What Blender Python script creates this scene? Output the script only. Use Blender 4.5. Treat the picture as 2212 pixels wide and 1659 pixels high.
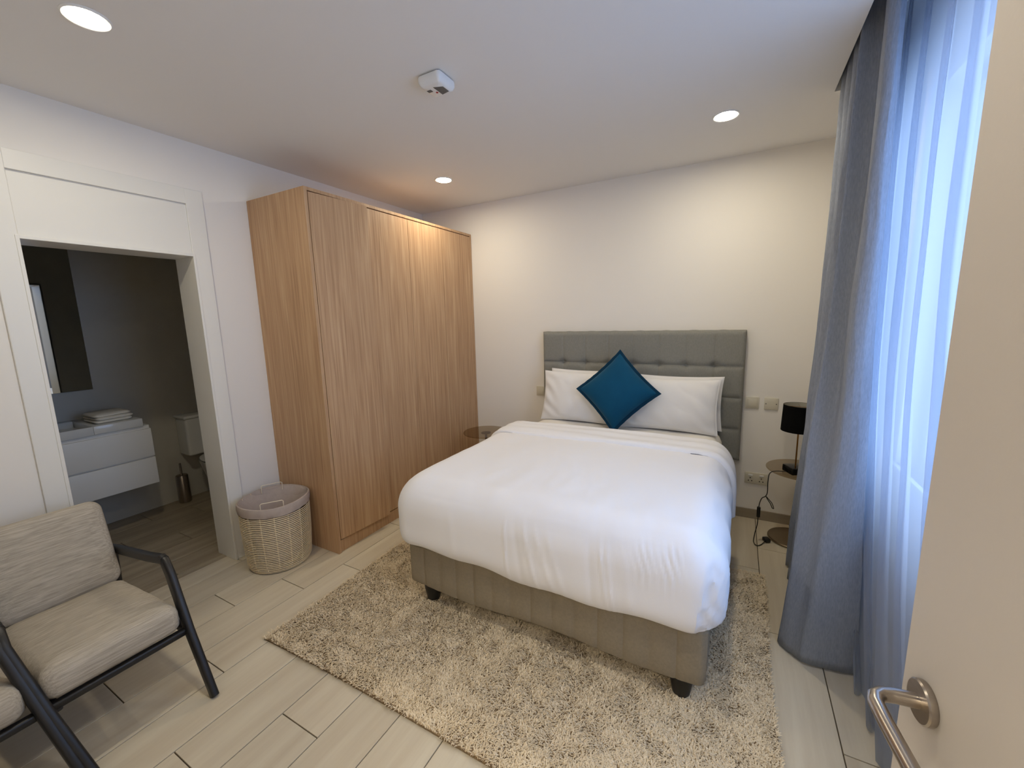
import bpy, bmesh, math, random
import numpy as np
from mathutils import Vector, Matrix, noise
random.seed(7); rng = np.random.default_rng(7)
PI = math.pi
sc = bpy.context.scene; C = sc.collection
for o in list(bpy.data.objects): bpy.data.objects.remove(o, do_unlink=True)

# ------------------------------------------------------------------ camera, world, lights, exposure
yaw, pit, rol = -0.501913, 0.156303, -0.026257
Rz = lambda t: Matrix(((math.cos(t), -math.sin(t), 0), (math.sin(t), math.cos(t), 0), (0, 0, 1)))
Rx = lambda t: Matrix(((1, 0, 0), (0, math.cos(t), -math.sin(t)), (0, math.sin(t), math.cos(t))))
Bm = Matrix(((1, 0, 0), (0, 0, -1), (0, 1, 0)))
R = Rz(rol) @ Rx(pit) @ Bm @ Rz(yaw)
cam = bpy.data.cameras.new('camera'); co = bpy.data.objects.new('camera', cam); C.objects.link(co)
cam.sensor_width = 36; cam.lens = 889.4 / 2212 * 36; cam.clip_start = 0.02
M = Matrix((R[0], -Vector(R[1]), -Vector(R[2]))).transposed().to_4x4(); M.translation = (0, 0, 1.55)
co.matrix_world = M; sc.camera = co

w = bpy.data.worlds.new('sky'); sc.world = w; w.use_nodes = True
bg = w.node_tree.nodes['Background']; bg.inputs[0].default_value = (0.45, 0.63, 1.0, 1); bg.inputs[1].default_value = 1.9
sc.view_settings.view_transform = 'Standard'; sc.view_settings.look = 'None'
sc.view_settings.gamma = 1; sc.view_settings.use_curve_mapping = False
sc.view_settings.exposure = 1.60
sc.cycles.max_bounces = 10; sc.cycles.diffuse_bounces = 6; sc.cycles.transmission_bounces = 8; sc.cycles.transparent_max_bounces = 12
sc.cycles.sample_clamp_indirect = 6; sc.cycles.caustics_reflective = False; sc.cycles.caustics_refractive = False
sc.cycles.use_denoising = True
LAMP_W = 9.8; LAMP_COL = (1.0, 0.895, 0.69)
# sampling portal in the window opening (guides the sky light, gives off none of its own)
pl = bpy.data.lights.new('window_portal', 'AREA'); pl.shape = 'RECTANGLE'; pl.size = 2.7; pl.size_y = 1.85; pl.cycles.is_portal = True
po = bpy.data.objects.new('window_portal', pl); C.objects.link(po); po.location = (0.80, 1.26, 1.69); po.rotation_euler = (0, math.radians(90), 0)
po.rotation_euler = (math.radians(90), 0, math.radians(90))

# ------------------------------------------------------------------ dimensions
XL, XR, YB, YF, ZC = -2.891, 0.72, 3.4534, -0.25, 2.627
XBT = -4.39                     # bathroom far wall
# ------------------------------------------------------------------ materials
def lin(c): return tuple((v / 255 / 12.92) if v / 255 <= .04045 else ((v / 255 + .055) / 1.055) ** 2.4 for v in c) + (1,)
def mat(name, rgb, rough=.6, metal=0, noise_amt=0, nscale=(8, 8, 8), bump=0, bscale=200, spec=.5, coords='Object', dark=None, var=0, **kw):
    m = bpy.data.materials.new(name); m.use_nodes = True; nt = m.node_tree; N = nt.nodes; L = nt.links
    b = N['Principled BSDF']; col = lin(rgb)
    b.inputs['Base Color'].default_value = col; b.inputs['Roughness'].default_value = rough; b.inputs['Metallic'].default_value = metal
    b.inputs['Specular IOR Level'].default_value = spec
    for k, v in kw.items(): b.inputs[k.replace('_', ' ')].default_value = v
    tc = N.new('ShaderNodeTexCoord')
    if noise_amt or var:
        mp = N.new('ShaderNodeMapping'); mp.inputs['Scale'].default_value = nscale; L.new(tc.outputs[coords], mp.inputs[0])
        oi = N.new('ShaderNodeObjectInfo'); ad = N.new('ShaderNodeVectorMath'); ad.operation = 'ADD'
        ml = N.new('ShaderNodeMath'); ml.operation = 'MULTIPLY'; ml.inputs[1].default_value = 37.0 if var else 0.0
        L.new(oi.outputs['Random'], ml.inputs[0]); L.new(mp.outputs[0], ad.inputs[0]); L.new(ml.outputs[0], ad.inputs[1])
        nz = N.new('ShaderNodeTexNoise'); nz.inputs['Scale'].default_value = 1; nz.inputs['Detail'].default_value = 6; nz.inputs['Roughness'].default_value = .62
        L.new(ad.outputs[0], nz.inputs['Vector'])
        cr = N.new('ShaderNodeValToRGB'); cr.color_ramp.elements[0].position = .32; cr.color_ramp.elements[1].position = .68
        d = lin(dark) if dark else tuple(v * (1 - noise_amt) for v in col[:3]) + (1,)
        cr.color_ramp.elements[0].color = d; cr.color_ramp.elements[1].color = col
        L.new(nz.outputs['Fac'], cr.inputs[0])
        if var:
            hs = N.new('ShaderNodeHueSaturation'); mr = N.new('ShaderNodeMapRange'); mr.inputs['To Min'].default_value = 1 - var; mr.inputs['To Max'].default_value = 1 + var
            L.new(oi.outputs['Random'], mr.inputs['Value']); L.new(mr.outputs[0], hs.inputs['Value']); L.new(cr.outputs[0], hs.inputs['Color']); L.new(hs.outputs[0], b.inputs['Base Color'])
        else: L.new(cr.outputs[0], b.inputs['Base Color'])
    if bump:
        n2 = N.new('ShaderNodeTexNoise'); n2.inputs['Scale'].default_value = bscale; n2.inputs['Detail'].default_value = 3
        L.new(tc.outputs['Object'], n2.inputs['Vector'])
        bp = N.new('ShaderNodeBump'); bp.inputs['Strength'].default_value = bump; bp.inputs['Distance'].default_value = .002
        L.new(n2.outputs['Fac'], bp.inputs['Height']); L.new(bp.outputs[0], b.inputs['Normal'])
    return m
def emit(name, col, s):
    m = bpy.data.materials.new(name); m.use_nodes = True; nt = m.node_tree; nt.nodes.clear()
    e = nt.nodes.new('ShaderNodeEmission'); o = nt.nodes.new('ShaderNodeOutputMaterial'); nt.links.new(e.outputs[0], o.inputs[0])
    e.inputs[0].default_value = tuple(col) + (1,); e.inputs[1].default_value = s; return m
def wood(name, c1, c2, c3):
    m = bpy.data.materials.new(name); m.use_nodes = True; nt = m.node_tree; N = nt.nodes; L = nt.links; b = N['Principled BSDF']
    tc = N.new('ShaderNodeTexCoord')
    def nz(scale, sc_, det, dist=0):
        mp = N.new('ShaderNodeMapping'); mp.inputs['Scale'].default_value = scale; L.new(tc.outputs['Object'], mp.inputs[0])
        n = N.new('ShaderNodeTexNoise'); n.inputs['Scale'].default_value = sc_; n.inputs['Detail'].default_value = det; n.inputs['Distortion'].default_value = dist
        L.new(mp.outputs[0], n.inputs['Vector']); return n
    a = nz((1, 1, .03), 62, 5, .6); c = nz((1, 1, .02), 130, 3); e = nz((1, 1, .12), 7, 4, 1.2)
    ad = N.new('ShaderNodeMath'); ad.operation = 'MULTIPLY_ADD'; ad.inputs[1].default_value = .45; L.new(c.outputs['Fac'], ad.inputs[0])
    m2 = N.new('ShaderNodeMath'); m2.operation = 'MULTIPLY_ADD'; m2.inputs[1].default_value = .75; L.new(a.outputs['Fac'], m2.inputs[0]); 
    m3 = N.new('ShaderNodeMath'); m3.operation = 'MULTIPLY'; m3.inputs[1].default_value = .25; L.new(e.outputs['Fac'], m3.inputs[0])
    L.new(m3.outputs[0], m2.inputs[2]); L.new(m2.outputs[0], ad.inputs[2])
    cr = N.new('ShaderNodeValToRGB'); r = cr.color_ramp; r.elements[0].position = .50; r.elements[0].color = lin(c1)
    r.elements[1].position = .98; r.elements[1].color = lin(c3); k = r.elements.new(.72); k.color = lin(c2)
    L.new(ad.outputs[0], cr.inputs[0]); L.new(cr.outputs[0], b.inputs['Base Color']); b.inputs['Roughness'].default_value = .5
    b.inputs['Specular IOR Level'].default_value = .35
    return m
M_wall = mat('wall_paint', (233, 229, 222), .75, bump=.12, bscale=60, spec=.25)
M_ceil = mat('ceiling_paint', (230, 228, 225), .85, bump=.08, bscale=50, spec=.15)
M_trim = mat('white_lacquer', (228, 226, 219), .4)
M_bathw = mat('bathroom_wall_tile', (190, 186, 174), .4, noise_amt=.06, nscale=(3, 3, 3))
M_grout = mat('floor_grout', (84, 74, 60), .9)
M_plank = mat('floor_plank_porcelain', (208, 198, 176), .42, nscale=(16, 1.1, 1), dark=(192, 179, 156), var=.06, spec=.4)
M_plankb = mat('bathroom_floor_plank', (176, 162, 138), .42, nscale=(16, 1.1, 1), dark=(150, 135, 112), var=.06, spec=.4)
M_skirt = mat('skirting_tile', (150, 138, 120), .45, noise_amt=.12, nscale=(3, 3, 30))
M_wood = wood('wardrobe_oak_laminate', (160, 124, 92), (182, 147, 112), (202, 170, 134))
M_dark = mat('shadow_gap', (40, 28, 18), .9)
M_linen = mat('white_cotton', (232, 231, 233), .85, bump=.1, bscale=350, spec=.15)
M_sheet = mat('white_fitted_sheet', (226, 222, 214), .85, bump=.1, bscale=350, spec=.15)
M_pillow = mat('white_pillowcase', (226, 224, 222), .85, bump=.12, bscale=300, spec=.15)
M_base = mat('taupe_bed_fabric', (142, 131, 112), .95, noise_amt=.12, nscale=(90, 90, 90), bump=.3, bscale=500, spec=.1)
M_head = mat('grey_headboard_fabric', (140, 139, 132), .95, noise_amt=.14, nscale=(120, 120, 60), bump=.3, bscale=500, spec=.1)
M_black = mat('black_plastic', (14, 13, 12), .45)
M_rug = mat('rug_backing', (170, 148, 118), 1.0, noise_amt=.3, nscale=(60, 60, 60), spec=.05)
M_rugp = mat('rug_pile', (232, 217, 188), 1.0, noise_amt=.0, nscale=(90, 90, 90), dark=(208, 188, 156), var=.001, spec=.05)
M_teal = mat('teal_velvet', (8, 72, 104), .8, noise_amt=.12, nscale=(9, 9, 9), spec=.15, Sheen_Weight=.35, Sheen_Roughness=.4, Sheen_Tint=(.35, .6, .75, 1))
M_teal2 = mat('dark_teal_flange', (6, 50, 74), .8, spec=.15)
M_chair = mat('woven_beige_grey_fabric', (192, 183, 168), .95, nscale=(260, 10, 160), dark=(154, 146, 132), var=.0001, bump=.35, bscale=420, spec=.1)
M_frame = mat('black_stained_wood', (24, 23, 24), .42, noise_amt=.25, nscale=(30, 30, 4), spec=.5)
M_curt = mat('grey_blue_curtain', (144, 150, 162), .9, noise_amt=.22, nscale=(240, 240, 40), bump=.3, bscale=450, spec=.1)
M_cane = mat('natural_cane', (232, 214, 178), .55, noise_amt=.18, nscale=(40, 40, 40))
M_liner = mat('pale_cotton_liner', (182, 168, 158), .9, noise_amt=.1, nscale=(30, 30, 30), bump=.2, bscale=350, spec=.1)
M_wire = mat('cream_wire', (226, 214, 190), .4)
M_steel = mat('brushed_steel', (176, 168, 160), .28, metal=1, noise_amt=.1, nscale=(20, 20, 200))
M_brass = mat('aged_brass', (150, 104, 50), .3, metal=1)
M_plate = mat('ivory_switch_plate', (206, 200, 182), .35)
M_plated = mat('socket_hole_dark', (40, 34, 28), .6)
M_metal = mat('bronze_metal', (150, 134, 112), .3, metal=1)
M_white = mat('white_plastic', (228, 228, 226), .35)
M_grille = mat('grey_grille', (88, 82, 76), .7)
M_cer = mat('white_ceramic', (214, 214, 210), .12)
M_towel = mat('white_towel', (224, 220, 210), .95, bump=.6, bscale=300, spec=.1)
M_door = mat('door_leaf_white', (196, 190, 184), .5, bump=.06, bscale=150)
M_conc = mat('neighbour_render', (120, 124, 132), .9); M_conc2 = mat('neighbour_coping', (214, 216, 220), .9)
M_chrome = mat('mirror_glass', (210, 214, 212), .02, metal=1)
M_diff = emit('downlight_diffuser', LAMP_COL, 165 * LAMP_W / 19)
M_red = mat('red_led_lens', (150, 20, 30), .3)
def glassmat(name, col, rough=0.0):
    m = bpy.data.materials.new(name); m.use_nodes = True; N = m.node_tree.nodes; L = m.node_tree.links; N.clear()
    o = N.new('ShaderNodeOutputMaterial'); t = N.new('ShaderNodeBsdfTransparent'); t.inputs[0].default_value = col
    g = N.new('ShaderNodeBsdfGlossy'); g.inputs['Roughness'].default_value = .03; f = N.new('ShaderNodeFresnel'); f.inputs[0].default_value = 1.45
    ge = N.new('ShaderNodeNewGeometry'); iv = N.new('ShaderNodeMath'); iv.operation = 'SUBTRACT'; iv.inputs[0].default_value = 1; L.new(ge.outputs['Backfacing'], iv.inputs[1]); mu = N.new('ShaderNodeMath'); mu.operation = 'MULTIPLY'; L.new(iv.outputs[0], mu.inputs[0]); L.new(f.outputs[0], mu.inputs[1]); mx = N.new('ShaderNodeMixShader'); L.new(mu.outputs[0], mx.inputs[0]); L.new(t.outputs[0], mx.inputs[1]); L.new(g.outputs[0], mx.inputs[2]); L.new(mx.outputs[0], o.inputs[0]); return m
M_glass = glassmat('window_glass', (.95, .97, .97, 1)); M_smoke = glassmat('bronze_tinted_glass', (.74, .67, .56, 1))
def sheermat():
    m = bpy.data.materials.new('sheer_voile'); m.use_nodes = True; N = m.node_tree.nodes; L = m.node_tree.links; N.clear()
    o = N.new('ShaderNodeOutputMaterial'); t = N.new('ShaderNodeBsdfTransparent'); t.inputs[0].default_value = (.8, .84, .9, 1)
    tl = N.new('ShaderNodeBsdfTranslucent'); tl.inputs[0].default_value = (.72, .76, .84, 1); d = N.new('ShaderNodeBsdfDiffuse'); d.inputs[0].default_value = (.42, .43, .47, 1)
    m1 = N.new('ShaderNodeMixShader'); m1.inputs[0].default_value = .55; L.new(d.outputs[0], m1.inputs[1]); L.new(tl.outputs[0], m1.inputs[2])
    lw = N.new('ShaderNodeLayerWeight'); lw.inputs[0].default_value = .5
    mr = N.new('ShaderNodeMapRange'); mr.inputs['To Min'].default_value = .30; mr.inputs['To Max'].default_value = .95; L.new(lw.outputs['Facing'], mr.inputs['Value'])
    m2 = N.new('ShaderNodeMixShader'); L.new(mr.outputs[0], m2.inputs[0]); L.new(t.outputs[0], m2.inputs[1]); L.new(m1.outputs[0], m2.inputs[2]); L.new(m2.outputs[0], o.inputs[0]); return m
M_sheer = sheermat()

# ------------------------------------------------------------------ helpers
class MB:
    def __init__(s): s.v = []; s.f = []
    def add(s, vs, fs):
        n = len(s.v); s.v += [tuple(v) for v in vs]; s.f += [tuple(i + n for i in f) for f in fs]; return s
    def box(s, a, b, bev=0, seg=2, mtx=None):
        bm = bmesh.new(); bmesh.ops.create_cube(bm, size=1)
        c = [(a[i] + b[i]) / 2 for i in range(3)]; d = [abs(b[i] - a[i]) for i in range(3)]
        for v in bm.verts: v.co = Vector((c[i] + v.co[i] * d[i] for i in range(3)))
        if bev: bmesh.ops.bevel(bm, geom=bm.edges[:], offset=min(bev, min(d) * .49), segments=seg, profile=.5, affect='EDGES')
        if mtx: bm.transform(mtx)
        bm.verts.index_update(); s.add([v.co for v in bm.verts], [[v.index for v in f.verts] for f in bm.faces]); bm.free(); return s
    def tube(s, pts, r, n=10, closed=False, cap=True, ry=None, up=None):
        pts = [Vector(p) for p in pts]; m = len(pts); rs = r if isinstance(r, (list, tuple)) else [r] * m; vs = []; prev = None
        for i, p in enumerate(pts):
            a = pts[(i - 1) % m] if (closed or i) else p; b = pts[(i + 1) % m] if (closed or i < m - 1) else p
            t = (b - a).normalized()
            if prev is None:
                u = Vector(up) if up else (Vector((0, 0, 1)) if abs(t.z) < .9 else Vector((1, 0, 0)))
            else: u = prev
            u = (u - t * u.dot(t)).normalized(); prev = u; w_ = t.cross(u)
            k = 1
            if 0 < i < m - 1 or closed:
                c_ = (p - a).normalized().dot((b - p).normalized()); k = 1
            for j in range(n):
                an = 2 * PI * j / n; q = rs[i]; q2 = ry if ry else q
                vs.append(p + u * math.cos(an) * q * k + w_ * math.sin(an) * q2)
        fs = []
        for i in range(m if closed else m - 1):
            for j in range(n):
                a = i * n + j; b = i * n + (j + 1) % n; c = ((i + 1) % m) * n + (j + 1) % n; d = ((i + 1) % m) * n + j; fs.append((a, b, c, d))
        if cap and not closed: fs.append(tuple(range(n))[::-1]); fs.append(tuple((m - 1) * n + j for j in range(n)))
        return s.add(vs, fs)
    def lathe(s, prof, c=(0, 0, 0), n=32, cap=True, sx=1, sy=1):
        vs = []; 
        for r, z in prof:
            for j in range(n): a = 2 * PI * j / n; vs.append((c[0] + sx * r * math.cos(a), c[1] + sy * r * math.sin(a), c[2] + z))
        fs = [(i * n + j, i * n + (j + 1) % n, (i + 1) * n + (j + 1) % n, (i + 1) * n + j) for i in range(len(prof) - 1) for j in range(n)]
        if cap: fs.append(tuple(range(n))[::-1]); fs.append(tuple((len(prof) - 1) * n + j for j in range(n)))
        return s.add(vs, fs)
    def grid(s, P):   # P[i][j] -> Vector
        n = len(P); m = len(P[0]); vs = [p for r in P for p in r]
        return s.add(vs, [(i * m + j, i * m + j + 1, (i + 1) * m + j + 1, (i + 1) * m + j) for i in range(n - 1) for j in range(m - 1)])
    def quad(s, *p): return s.add(p, [tuple(range(len(p)))])
    def xf(s, mtx): s.v = [tuple(mtx @ Vector(v)) for v in s.v]; return s
    def mesh(s, name, m, smooth=True):
        me = bpy.data.meshes.new(name); me.from_pydata(s.v, [], s.f); me.update()
        bm = bmesh.new(); bm.from_mesh(me); bmesh.ops.recalc_face_normals(bm, faces=bm.faces); bm.to_mesh(me); bm.free()
        me.materials.append(m)
        if smooth:
            me.polygons.foreach_set('use_smooth', [True] * len(me.polygons)); me.set_sharp_from_angle(angle=math.radians(38))
        return me
def link(name, me, parent=None, loc=None):
    o = bpy.data.objects.new(name, me); C.objects.link(o)
    if parent: o.parent = parent; o.matrix_parent_inverse = Matrix.Translation(-Vector(parent.location)) if not parent.parent else Matrix.Identity(4)
    if parent and parent.parent: o.matrix_parent_inverse = Matrix.Identity(4)
    if loc: o.location = loc
    return o
def part(name, mb, m, parent, smooth=True, label=None, kind=None):
    o = link(name, mb.mesh(name, m, smooth), parent)
    if label: o['label'] = label
    if kind: o['kind'] = kind
    return o
def tag(o, label, cat, group=None, kind=None):
    o['label'] = label; o['category'] = cat
    if group: o['group'] = group
    if kind: o['kind'] = kind
    return o
def thing(name, loc, label, cat, group=None):
    o = bpy.data.objects.new(name, None); C.objects.link(o); o.location = loc; o.empty_display_size = .1; return tag(o, label, cat, group)
def solo(name, mb, m, label, cat, group=None, smooth=True): return tag(link(name, mb.mesh(name, m, smooth)), label, cat, group)
def struct(name, mb, m, parent=None, smooth=False, label=None):
    o = link(name, mb.mesh(name, m, smooth), parent); o['kind'] = 'structure'
    if label: o['label'] = label
    return o
def rings(hx, hy, rc, prof, ms=20, kc=8):
    """stack of rounded-rectangle rings; prof = [(inset, z)...]; closes both ends"""
    P = []
    for d, z in prof:
        a, b = max(hx - d, 1e-3), max(hy - d, 1e-3); r = min(max(rc - d * .6, .004), a, b)
        ring = []
        cs = [(a - r, b - r, 0), (-(a - r), b - r, PI / 2), (-(a - r), -(b - r), PI), (a - r, -(b - r), 1.5 * PI)]
        for q in range(4):
            cx, cy, a0 = cs[q]
            for k in range(kc): an = a0 + (PI / 2) * k / (kc - 1); ring.append((cx + r * math.cos(an), cy + r * math.sin(an), z))
            e = ring[-1]; nx = cs[(q + 1) % 4]; a1 = nx[2]; s_ = (nx[0] + r * math.cos(a1), nx[1] + r * math.sin(a1))
            for k in range(1, ms): t = k / ms; ring.append((e[0] + (s_[0] - e[0]) * t, e[1] + (s_[1] - e[1]) * t, z))
        P.append(ring)
    mb = MB(); n = len(P[0]); mb.v = [p for r in P for p in r]
    mb.f = [(i * n + j, i * n + (j + 1) % n, (i + 1) * n + (j + 1) % n, (i + 1) * n + j) for i in range(len(P) - 1) for j in range(n)]
    mb.f.append(tuple(range(n))[::-1]); mb.f.append(tuple((len(P) - 1) * n + j for j in range(n)))
    return mb
def smoothstep(a, b, x): t = max(0, min(1, (x - a) / (b - a))); return t * t * (3 - 2 * t)
def catmull(pts, m=12):
    out = []; n = len(pts)
    for i in range(n - 1):
        p0, p1, p2, p3 = (np.array(pts[max(i - 1, 0)]), np.array(pts[i]), np.array(pts[i + 1]), np.array(pts[min(i + 2, n - 1)]))
        for k in range(m):
            t = k / m; out.append(.5 * ((2 * p1) + (-p0 + p2) * t + (2 * p0 - 5 * p1 + 4 * p2 - p3) * t * t + (-p0 + 3 * p1 - 3 * p2 + p3) * t ** 3))
    out.append(np.array(pts[-1])); return out

# ------------------------------------------------------------------ room shell
T = .20
# bathroom door opening in left wall
OY0, OY1, OZ = 0.646, 1.333, 1.972
mb = MB(); mb.box((XL - T, YF - T, 0), (XL, OY0, ZC)); mb.box((XL - T, OY1, 0), (XL, YB + T, ZC)); mb.box((XL - T, OY0, OZ), (XL, OY1, ZC))
struct('wall_left', mb, M_wall)
mb = MB(); mb.box((XBT - T, YB, 0), (XR + T, YB + T, 3.0)); struct('wall_back', mb, M_wall)
WY0, WY1, WZ0, WZ1 = -0.10, 2.62, 0.80, 2.49  # near end extended out of view to let in more daylight
mb = MB(); mb.box((XR, YF - T, -.1), (XR + T, WY0, 3.0)); mb.box((XR, WY1, -.1), (XR + T, YB + T, 3.0)); mb.box((XR, WY0, -.1), (XR + T, WY1, WZ0)); mb.box((XR, WY0, WZ1), (XR + T, WY1, 3.0))
struct('wall_right', mb, M_wall)
# front wall with the entrance doorway the camera stands in
mb = MB(); mb.box((XL - T, YF - T, 0), (-.52, YF, ZC)); mb.box((.42, YF - T, 0), (XR + T, YF, ZC)); mb.box((-.52, YF - T, 2.1), (.42, YF, ZC)); struct('wall_front', mb, M_wall)
mb = MB(); mb.box((-.75, -1.7, 0), (-.65, YF - T, ZC)); mb.box((.55, -1.7, 0), (.65, YF - T, ZC)); mb.box((-.75, -1.8, 0), (.65, -1.7, ZC)); struct('wall_corridor', mb, M_wall)
# ceiling with curtain slot
SX, SY, SZ = 0.361, 2.76, 2.84
mb = MB(); mb.box((XL - T, YF - T, ZC), (SX, YB + T, 3.0)); mb.box((SX, SY, ZC), (XR, YB + T, 3.0)); mb.box((SX, YF - T, SZ), (XR, SY, 3.0))
mb.box((XBT - T, 0.1, ZC - .2), (XL - T, 2.9, ZC)); mb.box((-.75, -1.8, ZC), (.65, YF - T, ZC + .1)); struct('ceiling', mb, M_ceil)
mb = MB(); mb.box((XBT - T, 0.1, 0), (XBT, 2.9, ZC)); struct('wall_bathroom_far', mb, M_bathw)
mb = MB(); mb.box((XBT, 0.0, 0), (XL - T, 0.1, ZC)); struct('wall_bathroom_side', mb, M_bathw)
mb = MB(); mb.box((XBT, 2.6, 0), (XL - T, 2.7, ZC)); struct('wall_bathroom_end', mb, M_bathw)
# floor: grout bed and every plank
mb = MB(); mb.box((XBT - T, -1.8, -.15), (XR + T, YB + T, -.006)); floor = struct('floor', mb, M_grout)
PW, PX0, PLn = .2158375, -2.185035, .8265
offs = {0: .80, 1: .247, 2: .52}
pm = {}
def plank(x0, x1, y0, y1, m):
    g = .0021; key = (round(x1 - x0, 4), round(y1 - y0, 4), m.name)
    if key not in pm: pm[key] = MB().box((-(x1 - x0) / 2 + g, -(y1 - y0) / 2 + g, -.008), ((x1 - x0) / 2 - g, (y1 - y0) / 2 - g, 0), .0008, 1).mesh('plank', m, False)
    o = link('plank', pm[key], floor); o.location = ((x0 + x1) / 2, (y0 + y1) / 2, 0)
k = -11
while PX0 + k * PW < XR:
    a, b = PX0 + k * PW, PX0 + (k + 1) * PW; y = offs[k % 3] - PLn * 3
    while y < YB:
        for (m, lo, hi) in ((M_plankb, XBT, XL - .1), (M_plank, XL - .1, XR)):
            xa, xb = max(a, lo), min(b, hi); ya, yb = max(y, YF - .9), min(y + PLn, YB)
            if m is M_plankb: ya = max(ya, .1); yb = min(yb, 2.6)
            if xb - xa > .02 and yb - ya > .02: plank(xa, xb, ya, yb, m)
        y += PLn
    k += 1
# skirting
mb = MB(); mb.box((XW_ := -2.30, YB - .012, 0), (XR, YB, .074), .002); struct('baseboard_back', mb, M_skirt)
mb = MB(); mb.box((XL, 1.43, 0), (XL + .012, 1.69, .074), .002); struct('baseboard_left', mb, M_skirt)
mb = MB(); mb.box((XR - .012, YF, 0), (XR, YB - .012, .074), .002); struct('baseboard_right', mb, M_skirt)

# bathroom door surround: architrave, header panel, jamb lining
d1 = bpy.data.objects.new('door_1', None); C.objects.link(d1); d1.location = (XL, .99, 0); d1['kind'] = 'structure'
mb = MB(); mb.box((XL, OY1, 0), (XL + .014, 1.426, 2.355), .003); o = struct('architrave', mb, M_trim, d1)
mb = MB(); mb.box((XL, .557, 0), (XL + .014, OY0, 2.355), .003); struct('architrave', mb, M_trim, d1)
mb = MB(); mb.box((XL, OY0 - .001, 2.268), (XL + .014, OY1 + .001, 2.355), .002); struct('architrave', mb, M_trim, d1)
mb = MB(); mb.box((XL, OY0, OZ), (XL + .009, OY1, 2.260), .002); struct('header_panel', mb, M_trim, d1)
mb = MB(); mb.box((XL - T, OY1 - .002, 0), (XL + .018, OY1 + .012, OZ + .012), .002); mb.box((XL - T, OY0 - .012, 0), (XL + .018, OY0 + .002, OZ + .012), .002)
mb.box((XL - T, OY0, OZ - .004), (XL + .018, OY1, OZ + .012), .002); struct('jamb_lining', mb, M_trim, d1)

# window
wn = bpy.data.objects.new('window_1', None); C.objects.link(wn); wn.location = (XR + .1, 1.455, WZ0); wn['kind'] = 'structure'
mb = MB(); f = .055; x0, x1 = XR + .08, XR + .13
mb.box((x0, WY0, WZ0), (x1, WY0 + f, WZ1), .004); mb.box((x0, WY1 - f, WZ0), (x1, WY1, WZ1), .004); mb.box((x0, WY0, WZ0), (x1, WY1, WZ0 + f), .004); mb.box((x0, WY0, WZ1 - f), (x1, WY1, WZ1), .004)
mb.box((x0, 2.13, WZ0), (x1, 2.18, WZ1), .004)
struct('window_frame', mb, mat('window_frame_grey', (150, 152, 156), .4), wn)
for a, b in ((WY0 + f, 2.13), (2.18, WY1 - f)):
    struct('pane', MB().box((XR + .102, a, WZ0 + f), (XR + .108, b, WZ1 - f)), M_glass, wn)
struct('window_sill', MB().box((XR - .02, WY0 - .02, WZ0 - .025), (XR + .08, WY1 + .02, WZ0), .004), M_trim, wn)
# curtain track in the slot
trk = solo('curtain_track', MB().box((.42, .2, SZ - .025), (.45, SY - .02, SZ - .001), .002).box((.545, .2, SZ - .025), (.575, SY - .02, SZ - .001), .002), M_white, 'white double curtain track inside the ceiling slot', 'curtain track')

# neighbour building seen dimly through the voile
nb = thing('neighbour_building', (9, 14, -9), 'grey neighbouring building low outside the window', 'building')
part('wall', MB().box((8, -10, -12), (12, 40, -3.75)), M_conc, nb, False); part('coping', MB().box((7.9, -10, -3.75), (12.1, 40, -3.5)).box((7.9, -10, -4.85), (8, 40, -4.7)), M_conc2, nb, False)

# ------------------------------------------------------------------ downlights
def downlight(x, y, lab):
    t = thing('ceiling_downlight', (x, y, ZC), lab, 'ceiling light', 'recessed ceiling downlights')
    part('trim_ring', MB().lathe([(.056, -.001), (.058, -.005), (.063, -.006), (.068, -.002), (.068, .0)], (x, y, ZC), 40, cap=False), M_white, t)
    part('diffuser', MB().lathe([(.0, -.0035), (.057, -.0035)], (x, y, ZC), 40, cap=False), M_diff, t, False)
downlight(-2.052, .725, 'lit round downlight nearest the bathroom door, upper left')
downlight(-2.058, 2.737, 'lit round downlight in front of the wardrobe doors')
downlight(-.119, 2.747, 'lit round downlight above the right side of the bed')
downlight(-.119, .725, 'downlight over the camera, outside the picture')

cl = thing('corridor_fill_light', (-.05, -1.0, ZC), 'flat round fill light added in the unseen corridor behind the camera', 'ceiling light')  # added unseen fixture, brightens the foot of the bed, chair and floor
part('housing', MB().lathe([(0, -.03), (.17, -.03), (.18, -.02), (.18, 0)], (-.05, -1.0, ZC), 40, cap=False), M_white, cl)
part('diffuser', MB().lathe([(0, -.031), (.16, -.031)], (-.05, -1.0, ZC), 40, cap=False), emit('corridor_fill_diffuser', (1, .90, .71), 38), cl, False)
# smoke alarm
AX, AY = -1.250, 1.645
sa = thing('smoke_alarm', (AX, AY, ZC), 'square white smoke alarm with red light on the ceiling', 'smoke alarm')
part('mount', MB().box((AX - .050, AY - .050, ZC - .006), (AX + .050, AY + .050, ZC)), M_grille, sa, False, 'mount coloured dark as the shadow in the mounting gap')  # dark grey on the mount stands in for shade in the gap
mb = rings(.062, .062, .016, [(0.03, -.006), (.002, -.006), (0, -.012), (0, -.028), (.008, -.043), (.018, -.048), (.061, -.048)], 6, 6).xf(Matrix.Translation((AX, AY, ZC)))
body = part('body', mb, M_white, sa)
mb = MB()
for i in range(9): mb.box((AX + .001 + i * .0048, 1.618 + i * .002, ZC - .0492), (AX + .0036 + i * .0048, 1.686 - i * .0008, ZC - .0478))
part('grille', mb, M_grille, body, False, 'dark slotted grille')
mb = MB()
for i in range(5): mb.box((-1.293 + i * .0048, 1.627, ZC - .0492), (-1.2904 + i * .0048, 1.645, ZC - .0478))
part('sounder_slots', mb, M_grille, body, False)
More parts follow.
